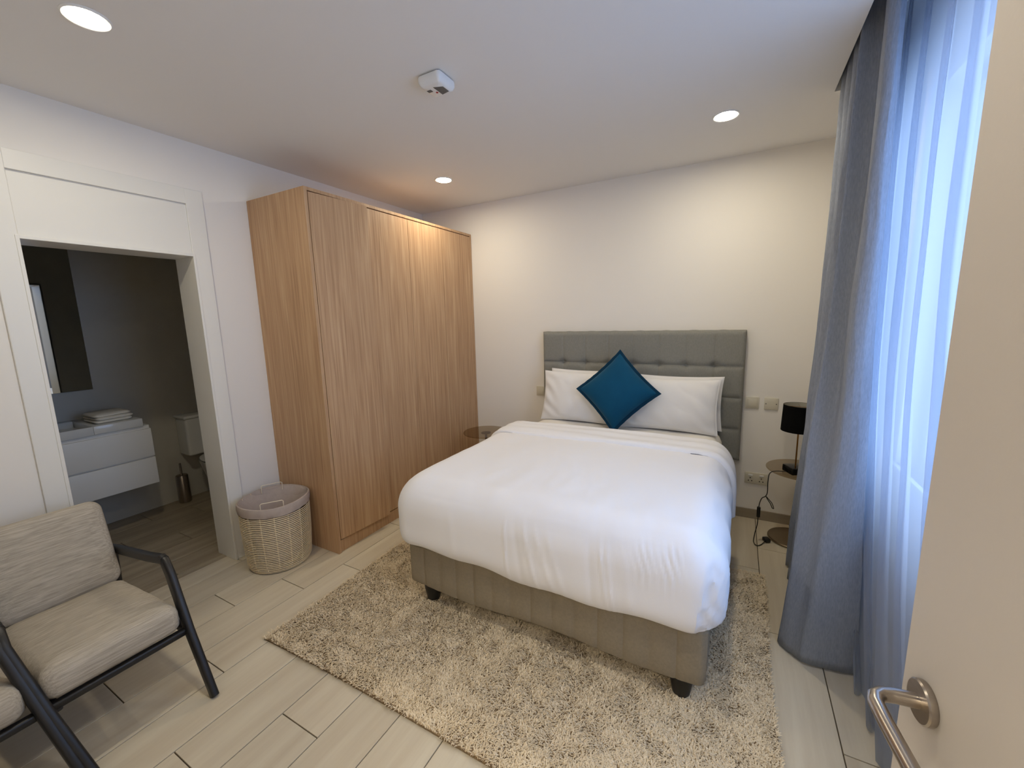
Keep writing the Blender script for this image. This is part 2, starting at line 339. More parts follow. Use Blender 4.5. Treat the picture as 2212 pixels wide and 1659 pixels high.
part('indicator', MB().lathe([(0, 0), (.006, 0), (.005, -.002), (0, -.0025)], (-1.260, 1.660, ZC - .048), 16, cap=False), M_red, body, label='small red indicator')

# ------------------------------------------------------------------ wardrobe
XW = -2.302
wd = thing('wardrobe', (-2.59, 2.57, 0), 'tall oak-grain wardrobe with plain handleless doors against the back wall', 'wardrobe')
part('side_panel', MB().box((XL + .002, 1.692, 0), (XW, 1.714, 2.362), .001, 1), M_wood, wd, False)
part('side_panel', MB().box((XL + .002, 3.428, 0), (XW, YB - .002, 2.362), .001, 1), M_wood, wd, False)
part('top_panel', MB().box((XL + .002, 1.714, 2.342), (XW, 3.428, 2.362), .001, 1), M_wood, wd, False)
part('carcass', MB().box((XL + .01, 1.716, .07), (XW - .03, 3.426, 2.34)), M_dark, wd, False)
part('plinth', MB().box((XL + .05, 1.716, 0), (XW - .012, 3.426, .085)), M_wood, wd, False)
DW = .4275
for i in range(4):
    y0 = 1.716 + i * DW; mb = MB().box((-.022, .0012, 0), (0, DW - .0012, 2.336 - .096), .0008, 1)
    if i == 0: mb.xf(Matrix.Translation((XW + .001, y0, .096)) @ Matrix.Rotation(-math.radians(4.2), 4, 'Z'))
    else: mb.xf(Matrix.Translation((XW - .002, y0, .096)))
    part('door', mb, M_wood, wd, False, 'door nearest the bathroom, slightly ajar' if i == 0 else None)

# ------------------------------------------------------------------ rug
RX0, RX1, RY0, RY1 = -2.0, .205, 1.0, 2.64
def rugpt(u, v):  # slightly out-of-square corners
    x = RX0 + (RX1 - RX0) * u; y = RY0 + (RY1 - RY0) * v
    return x + .006 * math.sin(9 * v), y + (.025 * u if v < .5 else 0) * (1 - 2 * v) * 0 + .008 * math.sin(7 * u) + .03 * u * (1 - v)
P = [[Vector((*rugpt(i / 24, j / 24), .006)) for j in range(25)] for i in range(25)]
rg = thing('rug', (-.9, 1.8, 0), 'beige shaggy rug under the foot of the bed', 'rug')
mb = MB().grid(P); mb.v = [(a, b, .010) for a, b, c in mb.v]; nv = len(mb.v); mb.add([(a, b, .001) for a, b, c in mb.v], [f[::-1] for f in mb.f])
part('rug_backing', mb, M_rug, rg, False)
NS = 190000
u = rng.random(NS); v = rng.random(NS)
xs = RX0 + (RX1 - RX0) * u + .006 * np.sin(9 * v); ys = RY0 + (RY1 - RY0) * v + .008 * np.sin(7 * u) + .03 * u * (1 - v)
keep = ~((xs > -1.42) & (xs < -.12) & (ys > 1.80)); xs, ys = xs[keep], ys[keep]; n = len(xs)
fl = np.array([noise.noise(Vector((a * 14, b * 14, 1.3))) * 2.4 + noise.noise(Vector((a * 2.5, b * 2.5, 7))) * 2 for a, b in zip(xs, ys)])
ang = fl * 1.4 + rng.normal(0, 1.2, n); ln = rng.uniform(.012, .020, n) ; wdt = rng.uniform(.0015, .0025, n)
dx, dy = np.cos(ang), np.sin(ang); px, py = -dy, dx
V = np.zeros((n, 8, 3)); hs = [0, .45, .8, .9]; ld = [0, .18, .62, 1.15]
for q in range(4):
    cxq = xs + dx * ln * ld[q] * .8; cyq = ys + dy * ln * ld[q] * .8; cz = .008 + ln * hs[q] * .85; ww = wdt * (1 if q < 3 else .35)
    V[:, 2 * q, 0] = cxq - px * ww; V[:, 2 * q, 1] = cyq - py * ww; V[:, 2 * q + 1, 0] = cxq + px * ww; V[:, 2 * q + 1, 1] = cyq + py * ww
    V[:, 2 * q, 2] = V[:, 2 * q + 1, 2] = cz
me = bpy.data.meshes.new('pile'); me.vertices.add(n * 8); me.vertices.foreach_set('co', V.reshape(-1))
F = (np.arange(n)[:, None, None] * 8 + np.array([[0, 1, 3, 2], [2, 3, 5, 4], [4, 5, 7, 6]])[None]).reshape(-1)
me.loops.add(len(F)); me.loops.foreach_set('vertex_index', F.astype(np.int32)); me.polygons.add(n * 3)
me.polygons.foreach_set('loop_start', np.arange(0, n * 12, 4, dtype=np.int32)); me.update(calc_edges=True); me.validate()
me.materials.append(M_rugp); po_ = link('pile', me, rg); po_['kind'] = 'stuff'

# ------------------------------------------------------------------ bed
bed = thing('divan_bed', (-.785, 2.45, 0), 'double divan bed base with channelled taupe fabric and black feet', 'bed')
BX0, BX1, BY0, BY1 = -1.53, -.040, 1.55, 3.36
def base_mesh():
    mb = rings((BX1 - BX0) / 2, (BY1 - BY0) / 2, .03, [(.3, .125), (.02, .122), (.004, .126), (0, .14), (0, .18), (0, .22), (0, .26), (0, .30), (0, .35), (.01, .36), (.3, .36)], 130, 6)
    cx, cy = (BX0 + BX1) / 2, (BY0 + BY1) / 2; out = []
    for x, y, z in mb.v:
        if abs(abs(x) - (BX1 - BX0) / 2) < .02 or abs(abs(y) - (BY1 - BY0) / 2) < .02:
            s = x if abs(abs(y) - (BY1 - BY0) / 2) < .02 else y
            ph = (s / .1065) % 1; g = -.005 * math.exp(-((min(ph, 1 - ph)) / .07) ** 2) + .003 * math.sin(PI * ph)
            g += .0015 * noise.noise(Vector((s * 14, z * 9, 2)))
            if abs(abs(y) - (BY1 - BY0) / 2) < .02: y += g * (1 if y > 0 else -1)
            else: x += g * (1 if x > 0 else -1)
            if z < .16: z += .010 * math.sin(s * 7 + 1) * (1 if z < .13 else .4) + .004 * abs(math.sin(PI * ph))
        out.append((x + cx, y + cy, z))
    mb.v = out; return mb
part('bed_base', base_mesh(), M_base, bed)
for (x, y) in ((-1.425, 1.62), (-.130, 1.615), (-1.425, 3.2), (-.130, 3.2)):
    part('foot', MB().lathe([(.0, 0.004), (.028, .004), (.033, .012), (.047, .09), (.050, .125), (0, .125)], (x, y, 0), 28, cap=False), M_black, bed)
# mattress with fitted sheet
MZ = .705
mt = solo('mattress', MB(), M_sheet, 'white sheeted mattress on the divan, bare between duvet and pillows', 'mattress')
def arc(r, z0, n, s=1, base=0): return [(base + r - r * math.sin(a), z0 + s * (r * math.cos(a) - r) * -1 if False else z0 + s * r * (1 - math.cos(a))) for a in np.linspace(0, PI / 2, n)]
prof = [(.5, .362), (.05, .362), (.015, .37), (0, .40), (0, .46), (0, .52), (0, .58), (.006, .62), (.022, .66), (.05, .688), (.09, .70), (.15, MZ), (.3, MZ), (.5, MZ), (.73, MZ)]
mb = rings(.715, .91, .09, prof, 40, 8); out = []
for x, y, z in mb.v:
    k = noise.noise(Vector((x * 5, y * 3, z * 6))) * .006
    out.append((x - .772, y + 2.462, z + (k if z > .6 else 0)))
mb.v = out; mt.data = mb.mesh('mattress', M_sheet)
# duvet
DX0, DX1, DY0, DY1, DZ = -1.592, .018, 1.487, 2.74, .742
creases = [(-.885, -.868, .0045, .006), (-.84, -.79, -.003, .014), (-.80, -.72, .004, .008), (-.75, -.64, .003, .010), (-.69, -.59, .0025, .012), (-.45, -.405, .0045, .007), (-.42, -.385, .004, .006), (-.49, -.47, -.003, .014), (-.36, -.31, .002, .02), (-1.2, -1.16, .002, .02)]
def duvet_disp(x, y, z, cx, cy):
    X, Y = x + cx, y + cy; dx_, dy_, dz_ = 0, 0, 0
    front = smoothstep(1.62, 1.52, Y); side = smoothstep(-.10, -.01, X)
    # soft undulation
    if z > .66: dz_ += .010 * noise.noise(Vector((X * 2.2, Y * 2.0, .3))) + .005 * noise.noise(Vector((X * 8, Y * 5, 1.3))) + .002 * noise.noise(Vector((X * 22, Y * 12, 2.3)))
    if z > .70: dz_ += .012 * math.cos((X + .785) * 1.9) * smoothstep(1.5, 1.9, Y)
    if front > 0 and z < .70:
        tz = (.70 - z) / .34
        g = 0
        for xa, xb, am, wi in creases:
            xc = xa + (xb - xa) * tz; g += am * math.exp(-((X - xc) / wi) ** 2) * smoothstep(.02, .3, tz) * smoothstep(1.15, .8, tz)
        # gathers near right corner
        ga = smoothstep(-.42, -.2, X) * smoothstep(-.035, -.09, X) * smoothstep(-.05, .1, tz) * smoothstep(.62, .25, tz)
        g += ga * .0035 * math.sin(X * 230 + 5 * math.sin(z * 20)) * (.6 + .4 * math.sin(X * 63))
        # flap step + side ripples
        xs_ = -.035 - .045 * tz; st = smoothstep(xs_ - .003, xs_ + .004, X)
        g -= .016 * st * smoothstep(.05, .2, tz)
        g += st * .0065 * math.sin((z * 1.0 - (X - xs_) * .55) * 230) * smoothstep(.1, .3, tz)
        g += .006 * noise.noise(Vector((X * 3.5, z * 5, 5)))
        dy_ -= g * front
    if side > 0 and z < .70 and Y < 1.75:
        dx_ += .004 * math.sin((z + (Y - 1.5) * .9) * 190) * side * smoothstep(1.8, 1.55, Y) * smoothstep(.36, .42, z)
    if Y >= 1.6 and z < .70:
        dx_ += (.007 * noise.noise(Vector((Y * 3, z * 4, 9))) + .004 * math.sin((z * .6 + Y) * 26)) * (1 if X > -.7 else -1)
    # hem sag
    if z < .42: dz_ += .012 * math.sin(X * 4.3 + 1.2) * smoothstep(.42, .36, z) + .006 * math.sin(X * 17) * smoothstep(.42, .36, z)
    return x + dx_, y + dy_, z + dz_
prof = [(.12, .385), (.072, .375), (.055, .362), (.040, .358)]
prof += [(.040 - .040 * math.sin(a), .362 + .10 * (1 - math.cos(a))) for a in np.linspace(.25, PI / 2, 7)]
prof += [(0, .48), (0, .50), (0, .52)] + [(.155 * (1 - math.cos(a)), .56 + (DZ - .56) * math.sin(a)) for a in np.linspace(.08, PI / 2, 16)]
prof += [(.155 + k * .024, DZ) for k in range(1, 20)]
hx, hy = (DX1 - DX0) / 2, (DY1 - DY0) / 2; cx, cy = (DX0 + DX1) / 2, (DY0 + DY1) / 2
mb = rings(hx, hy, .125, prof, 170, 14)
mb.v = [(lambda q: (q[0] + cx, q[1] + cy, q[2]))(duvet_disp(*p, cx, cy)) for p in mb.v]
dv = thing('duvet', (-.785, 2.1, .72), 'plump white duvet covering the lower two thirds of the bed', 'duvet')
part('duvet_body', mb, M_linen, dv)
# folded-back band
def band(y0, y1, off, amp, seed):
    outl = []
    X0, X1 = DX0 - off + .004, DX1 + off - .004; r = .152
    for z in np.linspace(.385, .54, 8): outl.append((X0 + (.03 if z < .40 else 0), z))
    for a in np.linspace(0, PI / 2, 16): outl.append((X0 + r * (1 - math.cos(a)), .565 + (DZ + off - .565) * math.sin(a)))
    for x in np.linspace(X0 + r, X1 - r, 60)[1:-1]: outl.append((x, DZ + off + .012 * math.cos((x + .785) * 1.9)))
    for a in np.linspace(PI / 2, 0, 16): outl.append((X1 - r * (1 - math.cos(a)), .565 + (DZ + off - .565) * math.sin(a)))
    for z in np.linspace(.54, .385, 8): outl.append((X1 - (.03 if z < .40 else 0), z))
    P = []
    ny = 22
    for j in range(ny + 1):
        t = .5 - .5 * math.cos(PI * j / ny); e = (1 - abs(2 * t - 1) ** 24); row = []
        for i, (x, z) in enumerate(outl):
            cxn, czn = (-.785, .45); nx, nz = (x - cxn), (z - czn) * 1.5; l = math.hypot(nx, nz) or 1; nx, nz = nx / l, nz / l
            if abs(x - cxn) < .6: nx, nz = 0, 1
            k = -(.030) * (1 - e) + amp * noise.noise(Vector((x * 3, t * 4 + seed, z * 2))) + .003 * math.sin(t * 17 + x * 2.4)
            yy = y0 + (y1 - y0) * t + .018 * math.sin(x * 3.1 + seed) + .010 * noise.noise(Vector((x * 4, seed, 0)))
            yy -= .05 * smoothstep(-.35, .02, x) * (z - .7) * -1.2
            row.append(Vector((x + nx * k, yy, z + nz * k)))
        P.append(row)
    return MB().grid(P)
part('folded_edge', band(2.50, 2.80, .022, .007, 2.0), M_linen, dv)

# headboard
hb = thing('headboard', (-.735, 3.41, .46), 'grey tufted fabric headboard with square panels on the wall', 'headboard')
HX0, HX1, HZ0, HZ1 = -1.528, .058, .462, 1.430
rows = [.462, .70, .935, 1.165, 1.430]; cols = [HX0 + (HX1 - HX0) * i / 8 for i in range(9)]
P = []; nx_, nz_ = 160, 100
for i in range(nx_ + 1):
    row = []
    for j in range(nz_ + 1):
        x = HX0 + (HX1 - HX0) * i / nx_; z = HZ0 + (HZ1 - HZ0) * j / nz_
        dcol = min(abs(x - c) for c in cols[1:-1]); drow = min(abs(z - c) for c in rows[1:-1])
        g = .030 - .011 * math.exp(-(drow / .013) ** 1.4) - .0045 * math.exp(-(dcol / .005)) - .020 * math.exp(-((dcol / .035) ** 2 + (drow / .030) ** 2))
        ex = min(x - HX0, HX1 - x); ez = min(z - HZ0, HZ1 - z); e = min(ex, ez)
        if e < .035: g = min(g, .030 * math.sqrt(max(0, 1 - (1 - e / .035) ** 2)))
        g += .0015 * noise.noise(Vector((x * 12, z * 12, 0)))
        zz = z + (.004 * math.sin((x - HX0) / (HX1 - HX0) * 8 * PI * 2) if j == nz_ else 0)
        row.append(Vector((x, 3.395 - g, zz)))
    P.append(row)
part('padded_front', MB().grid(P), M_head, hb); part('back_board', MB().box((HX0, 3.394, HZ0), (HX1, YB - .002, HZ1), .004), M_head, hb)

# pillows
def pillow(W, H, Tk, seed, pinch=.05, n=60, wr=.010):
    mb = MB()
    for s in (1, -1):
        P = []
        for i in range(n + 1):
            row = []
            for j in range(n + 1):
                a, b = 2 * i / n - 1, 2 * j / n - 1
                t = (max(0, 1 - abs(a) ** 2.6) ** .55) * (max(0, 1 - abs(b) ** 2.6) ** .55)
                x = a * W / 2 * (1 - pinch * (1 - a * a) * 0 - pinch * (1 - b * b) * abs(a) ** 3); z = b * H / 2 * (1 - pinch * 1.3 * (1 - a * a) * abs(b) ** 3)
                th = Tk / 2 * t
                if t > 0:
                    q = min(1, t * 2)
                    th += q * (wr * noise.noise(Vector((x * 5 + seed, z * 5, s))) + wr * .9 * (abs(noise.noise(Vector((x * 6 + z * 8 + seed, z * 2 - x * 5, s * 2)))) - .2))
                    th += q * wr * .5 * math.sin((x * .8 + z) * 55 + seed + 3 * noise.noise(Vector((x * 4, z * 4, seed)))) * smoothstep(.35, .9, abs(a))
                row.append(Vector((x, -s * th, z)))
            P.append(row)
        mb.grid(P)
    return mb
def place_pillow(x, y, z, W, H, Tk, lean, seed, label, rz=0, ry=0):
    mb = pillow(W, H, Tk, seed)
    mb.xf(Matrix.Translation((x, y, z)) @ Matrix.Rotation(rz, 4, 'Z') @ Matrix.Rotation(lean, 4, 'X') @ Matrix.Rotation(ry, 4, 'Y') @ Matrix.Translation((0, 0, H / 2)))
    me = mb.mesh('pillow', M_pillow); bm = bmesh.new(); bm.from_mesh(me); bmesh.ops.remove_doubles(bm, verts=bm.verts, dist=.0006); bm.to_mesh(me); bm.free()
    return tag(link('pillow', me), label, 'pillow', 'white pillows against the headboard')
place_pillow(-1.085, 3.262, .703, .66, .42, .13, -.12, 1.0, 'white pillow at the back left, mostly hidden, touching the headboard', rz=0)
place_pillow(-.395, 3.262, .703, .66, .40, .13, -.12, 2.0, 'white pillow at the back right, its edge showing past the front one')
place_pillow(-1.09, 3.118, .703, .70, .42, .14, -.26, 3.0, 'creased white pillow at the front left, behind the teal cushion')
place_pillow(-.435, 3.118, .703, .70, .40, .14, -.26, 4.4, 'creased white pillow at the front right, behind the teal cushion')
# teal cushion
tc_ = thing('scatter_cushion', (-.765, 3.0, .74), 'teal velvet cushion stood on its corner in front of the pillows', 'cushion')
X_ = Matrix.Translation((-.775, 2.955, .716)) @ Matrix.Rotation(-.30, 4, 'X') @ Matrix.Rotation(math.radians(.5), 4, 'Z') @ Matrix.Rotation(math.radians(-45), 4, 'Y')
W_ = .415
mb = pillow(W_, W_, .18, 9, .07, 40, .003); mb.v = [(a, b, c) for a, b, c in mb.v]; mb.xf(X_ @ Matrix.Translation((W_ / 2, 0, W_ / 2)) @ Matrix.Identity(4))
# centre the rotated square so that its lowest corner stands on the bed
cb_ = part('cushion_body', mb, M_teal, tc_)
pts = []
for q in range(4):
    for k in range(16):
        t = k / 16 * 2 - 1; e = W_ / 2 * (1 - .07 * (1 - t * t)); a, b = [(t, -1), (1, t), (-t, 1), (-1, -t)][q]
        x = a * W_ / 2 if abs(a) < 1 else a * e; z = b * W_ / 2 if abs(b) < 1 else b * e; pts.append((x, z))
P = []
for (x, z) in pts + [pts[0]]:
    l = 1 + .018 / max(abs(x), abs(z)); wv = .003 * math.sin(math.atan2(z, x) * 30); P.append([Vector((x * .97, 0.004, z * .97)), Vector((x * l, .004 + wv, z * l)), Vector((x * l, -.004 + wv, z * l)), Vector((x * .97, -.004, z * .97))])
part('flange', MB().grid(P).xf(X_ @ Matrix.Translation((W_ / 2, 0, W_ / 2))), M_teal2, cb_)

# ------------------------------------------------------------------ bedside tables
def side_table(x, y, bx, by, z, r, lab):
    t = thing('bedside_table', (bx, by, 0), lab, 'bedside table', 'round glass bedside tables')
    part('glass_top', MB().lathe([(0, 0), (r - .003, 0), (r, .003), (r, .007), (r - .003, .010), (0, .010)], (x, y, z - .010), 64, cap=False), M_smoke, t, label='bronze tinted round glass top')
    part('stem', MB().tube([(bx, by, .014), (x, y, z - .016)], .011, 16), M_metal, t)
    part('top_flange', MB().lathe([(0, 0), (.045, 0), (.045, .006), (0, .006)], (x, y, z - .0165), 32, cap=False), M_metal, t)
    part('base_disc', MB().lathe([(0, .001), (.146, .001), (.150, .004), (.150, .012), (.146, .016), (0, .016)], (bx, by, 0), 56, cap=False), M_metal, t)
side_table(.425, 3.185, .405, 3.215, .52, .21, 'round glass table right of the bed, carrying the lamp')
side_table(-2.02, 3.15, -2.03, 3.17, .52, .21, 'round glass table between wardrobe and bed, mostly hidden')
# table lamp
LX, LY, LZ = .372, 3.10, .5205
lp = thing('table_lamp', (LX, LY, LZ), 'small table lamp with black drum shade on the glass table', 'lamp')
part('base', MB().box((-.052, -.052, 0), (.052, .052, .045), .006, 3, Matrix.Translation((LX, LY, LZ)) @ Matrix.Rotation(math.radians(28), 4, 'Z')), mat('black_glass_base', (14, 13, 12), .08), lp, label='square black glass block')
part('pole', MB().tube([(LX, LY, LZ + .044), (LX, LY, .93)], .0045, 12), M_brass, lp, label='thin brass pole')
mb = MB().lathe([(.097, .800), (.091, .968), (.089, .968), (.095, .800), (.097, .800)], (LX, LY, 0), 48, cap=False)
sh_ = part('shade', mb, mat('black_shade_fabric', (10, 10, 10), .95, spec=.1), lp)
part('shade_lining', MB().lathe([(.0945, .801), (.0885, .967)], (LX, LY, 0), 48, cap=False), mat('shade_lining', (176, 172, 158), .8), sh_, label='pale inside of shade')
part('shade_ring', MB().tube([(LX - .086, LY, .955), (LX + .086, LY, .955)], .0015, 6).tube([(LX, LY - .086, .955), (LX, LY + .086, .955)], .0015, 6), M_brass, sh_)
# cord with inline switch and plug
cp = [(LX - .05, LY - .03, .530), (LX - .10, LY - .035, .527), (.245, 3.06, .520), (.228, 3.04, .505), (.224, 3.04, .45), (.226, 3.05, .38), (.218, 3.06, .345), (.200, 3.07, .325), (.190, 3.08, .29), (.186, 3.09, .25)]
cd = thing('lamp_cord', (.2, 3.06, .2), 'thin black lamp cord hanging off the table edge to the floor', 'cord')
part('cable', MB().tube(catmull(cp, 8), .0028, 8), M_black, cd)
part('cable', MB().tube(catmull([(.219, 3.06, .347), (.236, 3.07, .325), (.258, 3.08, .295), (.270, 3.08, .262), (.262, 3.08, .262), (.250, 3.08, .29), (.232, 3.07, .32), (.219, 3.06, .347)], 8), .0026, 8), M_black, cd)
part('inline_switch', MB().box((.176, 3.08, .178), (.197, 3.10, .25), .004), M_black, cd)
part('cable', MB().tube(catmull([(.186, 3.09, .18), (.184, 3.09, .12), (.172, 3.07, .06), (.168, 3.05, .012), (.185, 3.02, .005), (.21, 3.04, .006), (.235, 3.09, .010)], 8), .0028, 8), M_black, cd)
part('plug', MB().box((-.018, -.022, 0), (.018, .022, .024), .005, 2, Matrix.Translation((.245, 3.11, .004)) @ Matrix.Rotation(.5, 4, 'Z')), M_black, cd)

# ------------------------------------------------------------------ wall plates
def plate(x0, x1, z0, z1, name, lab, cat):
    t = thing(name, ((x0 + x1) / 2, YB, (z0 + z1) / 2), lab, cat); part('plate', MB().box((x0, YB - .009, z0), (x1, YB, z1), .002), M_plate, t); return t.children[0]
t = plate(.076, .162, .853, .939, 'light_switch', 'ivory rocker switch plate just right of the headboard', 'light switch')
part('rocker', MB().box((.090, YB - .013, .867), (.148, YB - .009, .925), .003), M_plate, t)
t = plate(.195, .281, .853, .939, 'blank_wall_plate', 'ivory blank plate with two screws, left of the black lamp', 'wall plate')
for x in (.206, .270): part('screw', MB().tube([(x, YB - .0105, .896), (x, YB - .009, .896)], .0035, 10), M_plated, t)
t = plate(.102, .248, .277, .363, 'double_socket', 'ivory double wall socket low beside the lamp cord', 'wall socket')
for sx in (.139, .211):
    part('rocker', MB().box((sx - .014, YB - .014, .338), (sx + .014, YB - .009, .350), .002), M_white, t)
    for ax, az in ((0, .322), (-.011, .300), (.011, .300)): part('pin_hole', MB().box((sx + ax - .0035, YB - .0098, az - .004), (sx + ax + .0035, YB - .0088, az + .004)), M_plated, t, False)
t = plate(-1.630, -1.544, .838, .924, 'light_switch', 'ivory switch plate half hidden at the left edge of the headboard', 'light switch')
part('rocker', MB().box((-1.616, YB - .013, .852), (-1.558, YB - .009, .910), .003), M_plate, t)

# ------------------------------------------------------------------ laundry basket
BX, BY, BH, RB, RT = -2.612, 1.480, .440, .183, .202
def brad(z): t = z / BH; return RB + (RT - RB) * (t ** .8) + .004 * math.sin(PI * t) - .012 * max(0, 1 - t / .06)
bk = thing('laundry_basket', (BX, BY, 0), 'round cane laundry basket with pale cloth liner beside the wardrobe', 'basket')
NR = 31
for i in range(NR):
    z = .010 + (BH - .075) * i / (NR - 1); r = brad(z)
    part('cane_ring', MB().tube([(BX + r * math.cos(a), BY + r * math.sin(a), z) for a in np.linspace(0, 2 * PI, 48, endpoint=False)], .0031, 5, closed=True), M_cane, bk)
for k in range(16):
    a = 2 * PI * k / 16 + .2; part('cane_stake', MB().tube([(BX + (brad(z) - .004) * math.cos(a), BY + (brad(z) - .004) * math.sin(a), z) for z in np.linspace(.006, BH, 9)], .0030, 6), M_cane, bk)
part('basket_bottom', MB().lathe([(0, .006), (RB - .012, .006), (RB - .012, .012), (0, .012)], (BX, BY, 0), 40, cap=False), M_cane, bk)
mb = MB(); P = []
prof = [(RB - .07, .03), (RB - .050, .06), (RB - .045, .2), (RT - .045, .37), (RT - .010, BH - .02), (RT - .002, BH + .006), (RT + .006, BH + .004), (RT + .009, BH - .01), (RT + .008, BH - .03), (RT + .007, BH - .052), (RT + .004, BH - .054)]
for (r, z) in prof:
    row = []
    for k in range(73):
        a = 2 * PI * k / 72; q = 0
        if z < .40: q = -.014 * abs(noise.noise(Vector((math.cos(a) * 3, math.sin(a) * 3, z * 5)))) 
        elif z < BH - .02 and r > RT: q = .0025 * noise.noise(Vector((math.cos(a) * 6, math.sin(a) * 6, z * 30)))
        row.append(Vector((BX + (r + q) * math.cos(a), BY + (r + q) * math.sin(a), z + (.004 * math.sin(a * 3) if z > .36 else 0))))
    P.append(row)
part('cloth_liner', mb.grid(P), M_liner, bk)
# liner top slumping inward at both sides
P = []
for i in range(25):
    a = math.radians(60 + 130 * i / 24); row = []
    for j in range(9):
        t = j / 8; dip = math.sin(PI * i / 24); rr = RT - .006 - .055 * t * dip; row.append(Vector((BX + rr * math.cos(a), BY + rr * math.sin(a), BH + .002 - (.02 + .13 * t) * t * (.4 + .6 * dip) + .008 * noise.noise(Vector((a * 3, t * 4, 0))))))
    P.append(row)
part('liner_fold', MB().grid(P), M_liner, bk)
for (ang_, lean_) in ((math.radians(152), 0), (math.radians(-35), 0)):
    c = Vector((BX + (RT - .035) * math.cos(ang_), BY + (RT - .035) * math.sin(ang_), BH - .02)); tn = Vector((-math.sin(ang_), math.cos(ang_), 0)); w2 = .062
    hh = .055 if ang_ > 0 else .052
    pp = [c - tn * w2, c - tn * w2 + Vector((0, 0, hh - .006)), c - tn * (w2 - .006) + Vector((0, 0, hh)), c + tn * (w2 - .006) + Vector((0, 0, hh)), c + tn * w2 + Vector((0, 0, hh - .006)), c + tn * w2]
    part('wire_handle', MB().tube(pp, .0028, 8), M_wire, bk)

# ------------------------------------------------------------------ armchairs
def bar(mb, pts, hx_, hy_):    # rectangular soft bar in a vertical x-z plane; hx_ in-plane half width, hy_ half thickness (y)
    n = 16; pts = [Vector(p) for p in pts]; vs = []; m = len(pts)
    for i, p in enumerate(pts):
        a = (p - pts[i - 1]).normalized() if i else (pts[1] - p).normalized(); b = (pts[i + 1] - p).normalized() if i < m - 1 else a
        t = (a + b).normalized(); k = 1 / max(.55, t.dot(a)); Yv = Vector((0, 1, 0)); Yv = (Yv - t * Yv.dot(t)).normalized(); U = t.cross(Yv)
        h = hx_[i] if isinstance(hx_, (list, tuple)) else hx_
        for j in range(n):
            an = 2 * PI * (j + .5) / n; c_, s_ = math.cos(an), math.sin(an)
            ex = math.copysign(abs(c_) ** .55, c_); ey = math.copysign(abs(s_) ** .55, s_); vs.append(p + U * ex * h * k + Yv * ey * hy_)
    fs = [(i * n + j, i * n + (j + 1) % n, (i + 1) * n + (j + 1) % n, (i + 1) * n + j) for i in range(m - 1) for j in range(n)] + [tuple(range(n))[::-1], tuple((m - 1) * n + j for j in range(n))]
    return mb.add(vs, fs)
def make_chair(loc, lab, ra=(.006, .006), la=(.07, -.03), rs=.012):
    t = thing('armchair', loc, lab, 'armchair', 'pair of low armchairs'); y0, y1 = loc[1] - .205, loc[1] + .205; yc = loc[1]
    def arm(y, ft, bd):
        mb = MB(); part('arm', bar(mb, [(-2.78, y, .452), (-2.60, y + bd * .4, .484), (-2.30, y + bd * .8, .528), (-2.165, y + bd, .553), (-2.135, y + bd, .552)], .020, .0155), M_frame, t)
        mb = MB(); part('leg', bar(mb, [(-2.165, y + bd, .560), (-2.135, y + bd, .546), (-2.105, y + bd, .500), (-1.995, y + ft * .18, .272), (-1.872, y + ft, .004)], [.020, .025, .027, .026, .018], .0145), M_frame, t)
        mb = MB(); part('leg', bar(mb, [(-2.70, y, .470), (-2.715, y, .25), (-2.78, y, .004)], [.02, .022, .016], .0155), M_frame, t)
        part('side_rail', bar(MB(), [(-1.995, y + ft * .5, .268), (-2.35, y, .243), (-2.71, y, .225)], .018, .013), M_frame, t)
    arm(y1 + rs, *ra); arm(y0 - .006, *la)
    part('front_rail', MB().box((-2.022, y0 - .012, .258), (-1.992, y1 + .012, .286), .008, 3), M_frame, t)
    part('rear_rail', MB().box((-2.73, y0 - .01, .21), (-2.70, y1 + .01, .25), .008, 3), M_frame, t)
    # seat cushion
    mb = rings(.292, .203, .045, [(.1, 0), (.03, .0), (.012, .006), (.002, .02), (0, .04), (0, .075), (.004, .092), (.014, .108), (.032, .118), (.07, .123), (.12, .126), (.19, .128)], 22, 8)
    out = []
    for x, y, z in mb.v:
        if z > .09: z += .005 * noise.noise(Vector((x * 8, y * 8 + yc, 3)))
        out.append((x, y, z))
    mb.v = out; mb.xf(Matrix.Translation((-2.283, yc, .268)) @ Matrix.Rotation(-math.radians(4.3), 4, 'Y'))
    part('seat_cushion', mb, M_chair, t)
    mb = rings(.205, .20, .05, [(.1, 0), (.03, .0), (.010, .008), (0, .025), (0, .085), (.010, .104), (.03, .114), (.07, .118), (.15, .122)], 22, 8)
    mb.v = [(x if x < 0 else x * 1.0, y, z + (.005 * noise.noise(Vector((x * 8, y * 8 + yc, 8))) if z > .09 else 0)) for x, y, z in mb.v]
    # local: z = thickness toward +x front, x -> up? rotate so ring plane (x,y) becomes (up,y)
    mb.xf(Matrix.Translation((-2.652, yc, .538)) @ Matrix.Rotation(math.radians(180), 4, 'Z') @ Matrix.Rotation(-math.radians(90 - 17), 4, 'Y') @ Matrix.Translation((0, 0, -.06)))
    part('back_cushion', mb, M_chair, t)
    return t
make_chair((-2.3, .492, 0), 'grey-beige armchair with black wooden frame in front of the bathroom door')
make_chair((-2.3, .056, 0), 'second matching armchair cut off at the lower left corner of the picture', ra=(.06, -.03), rs=.008)

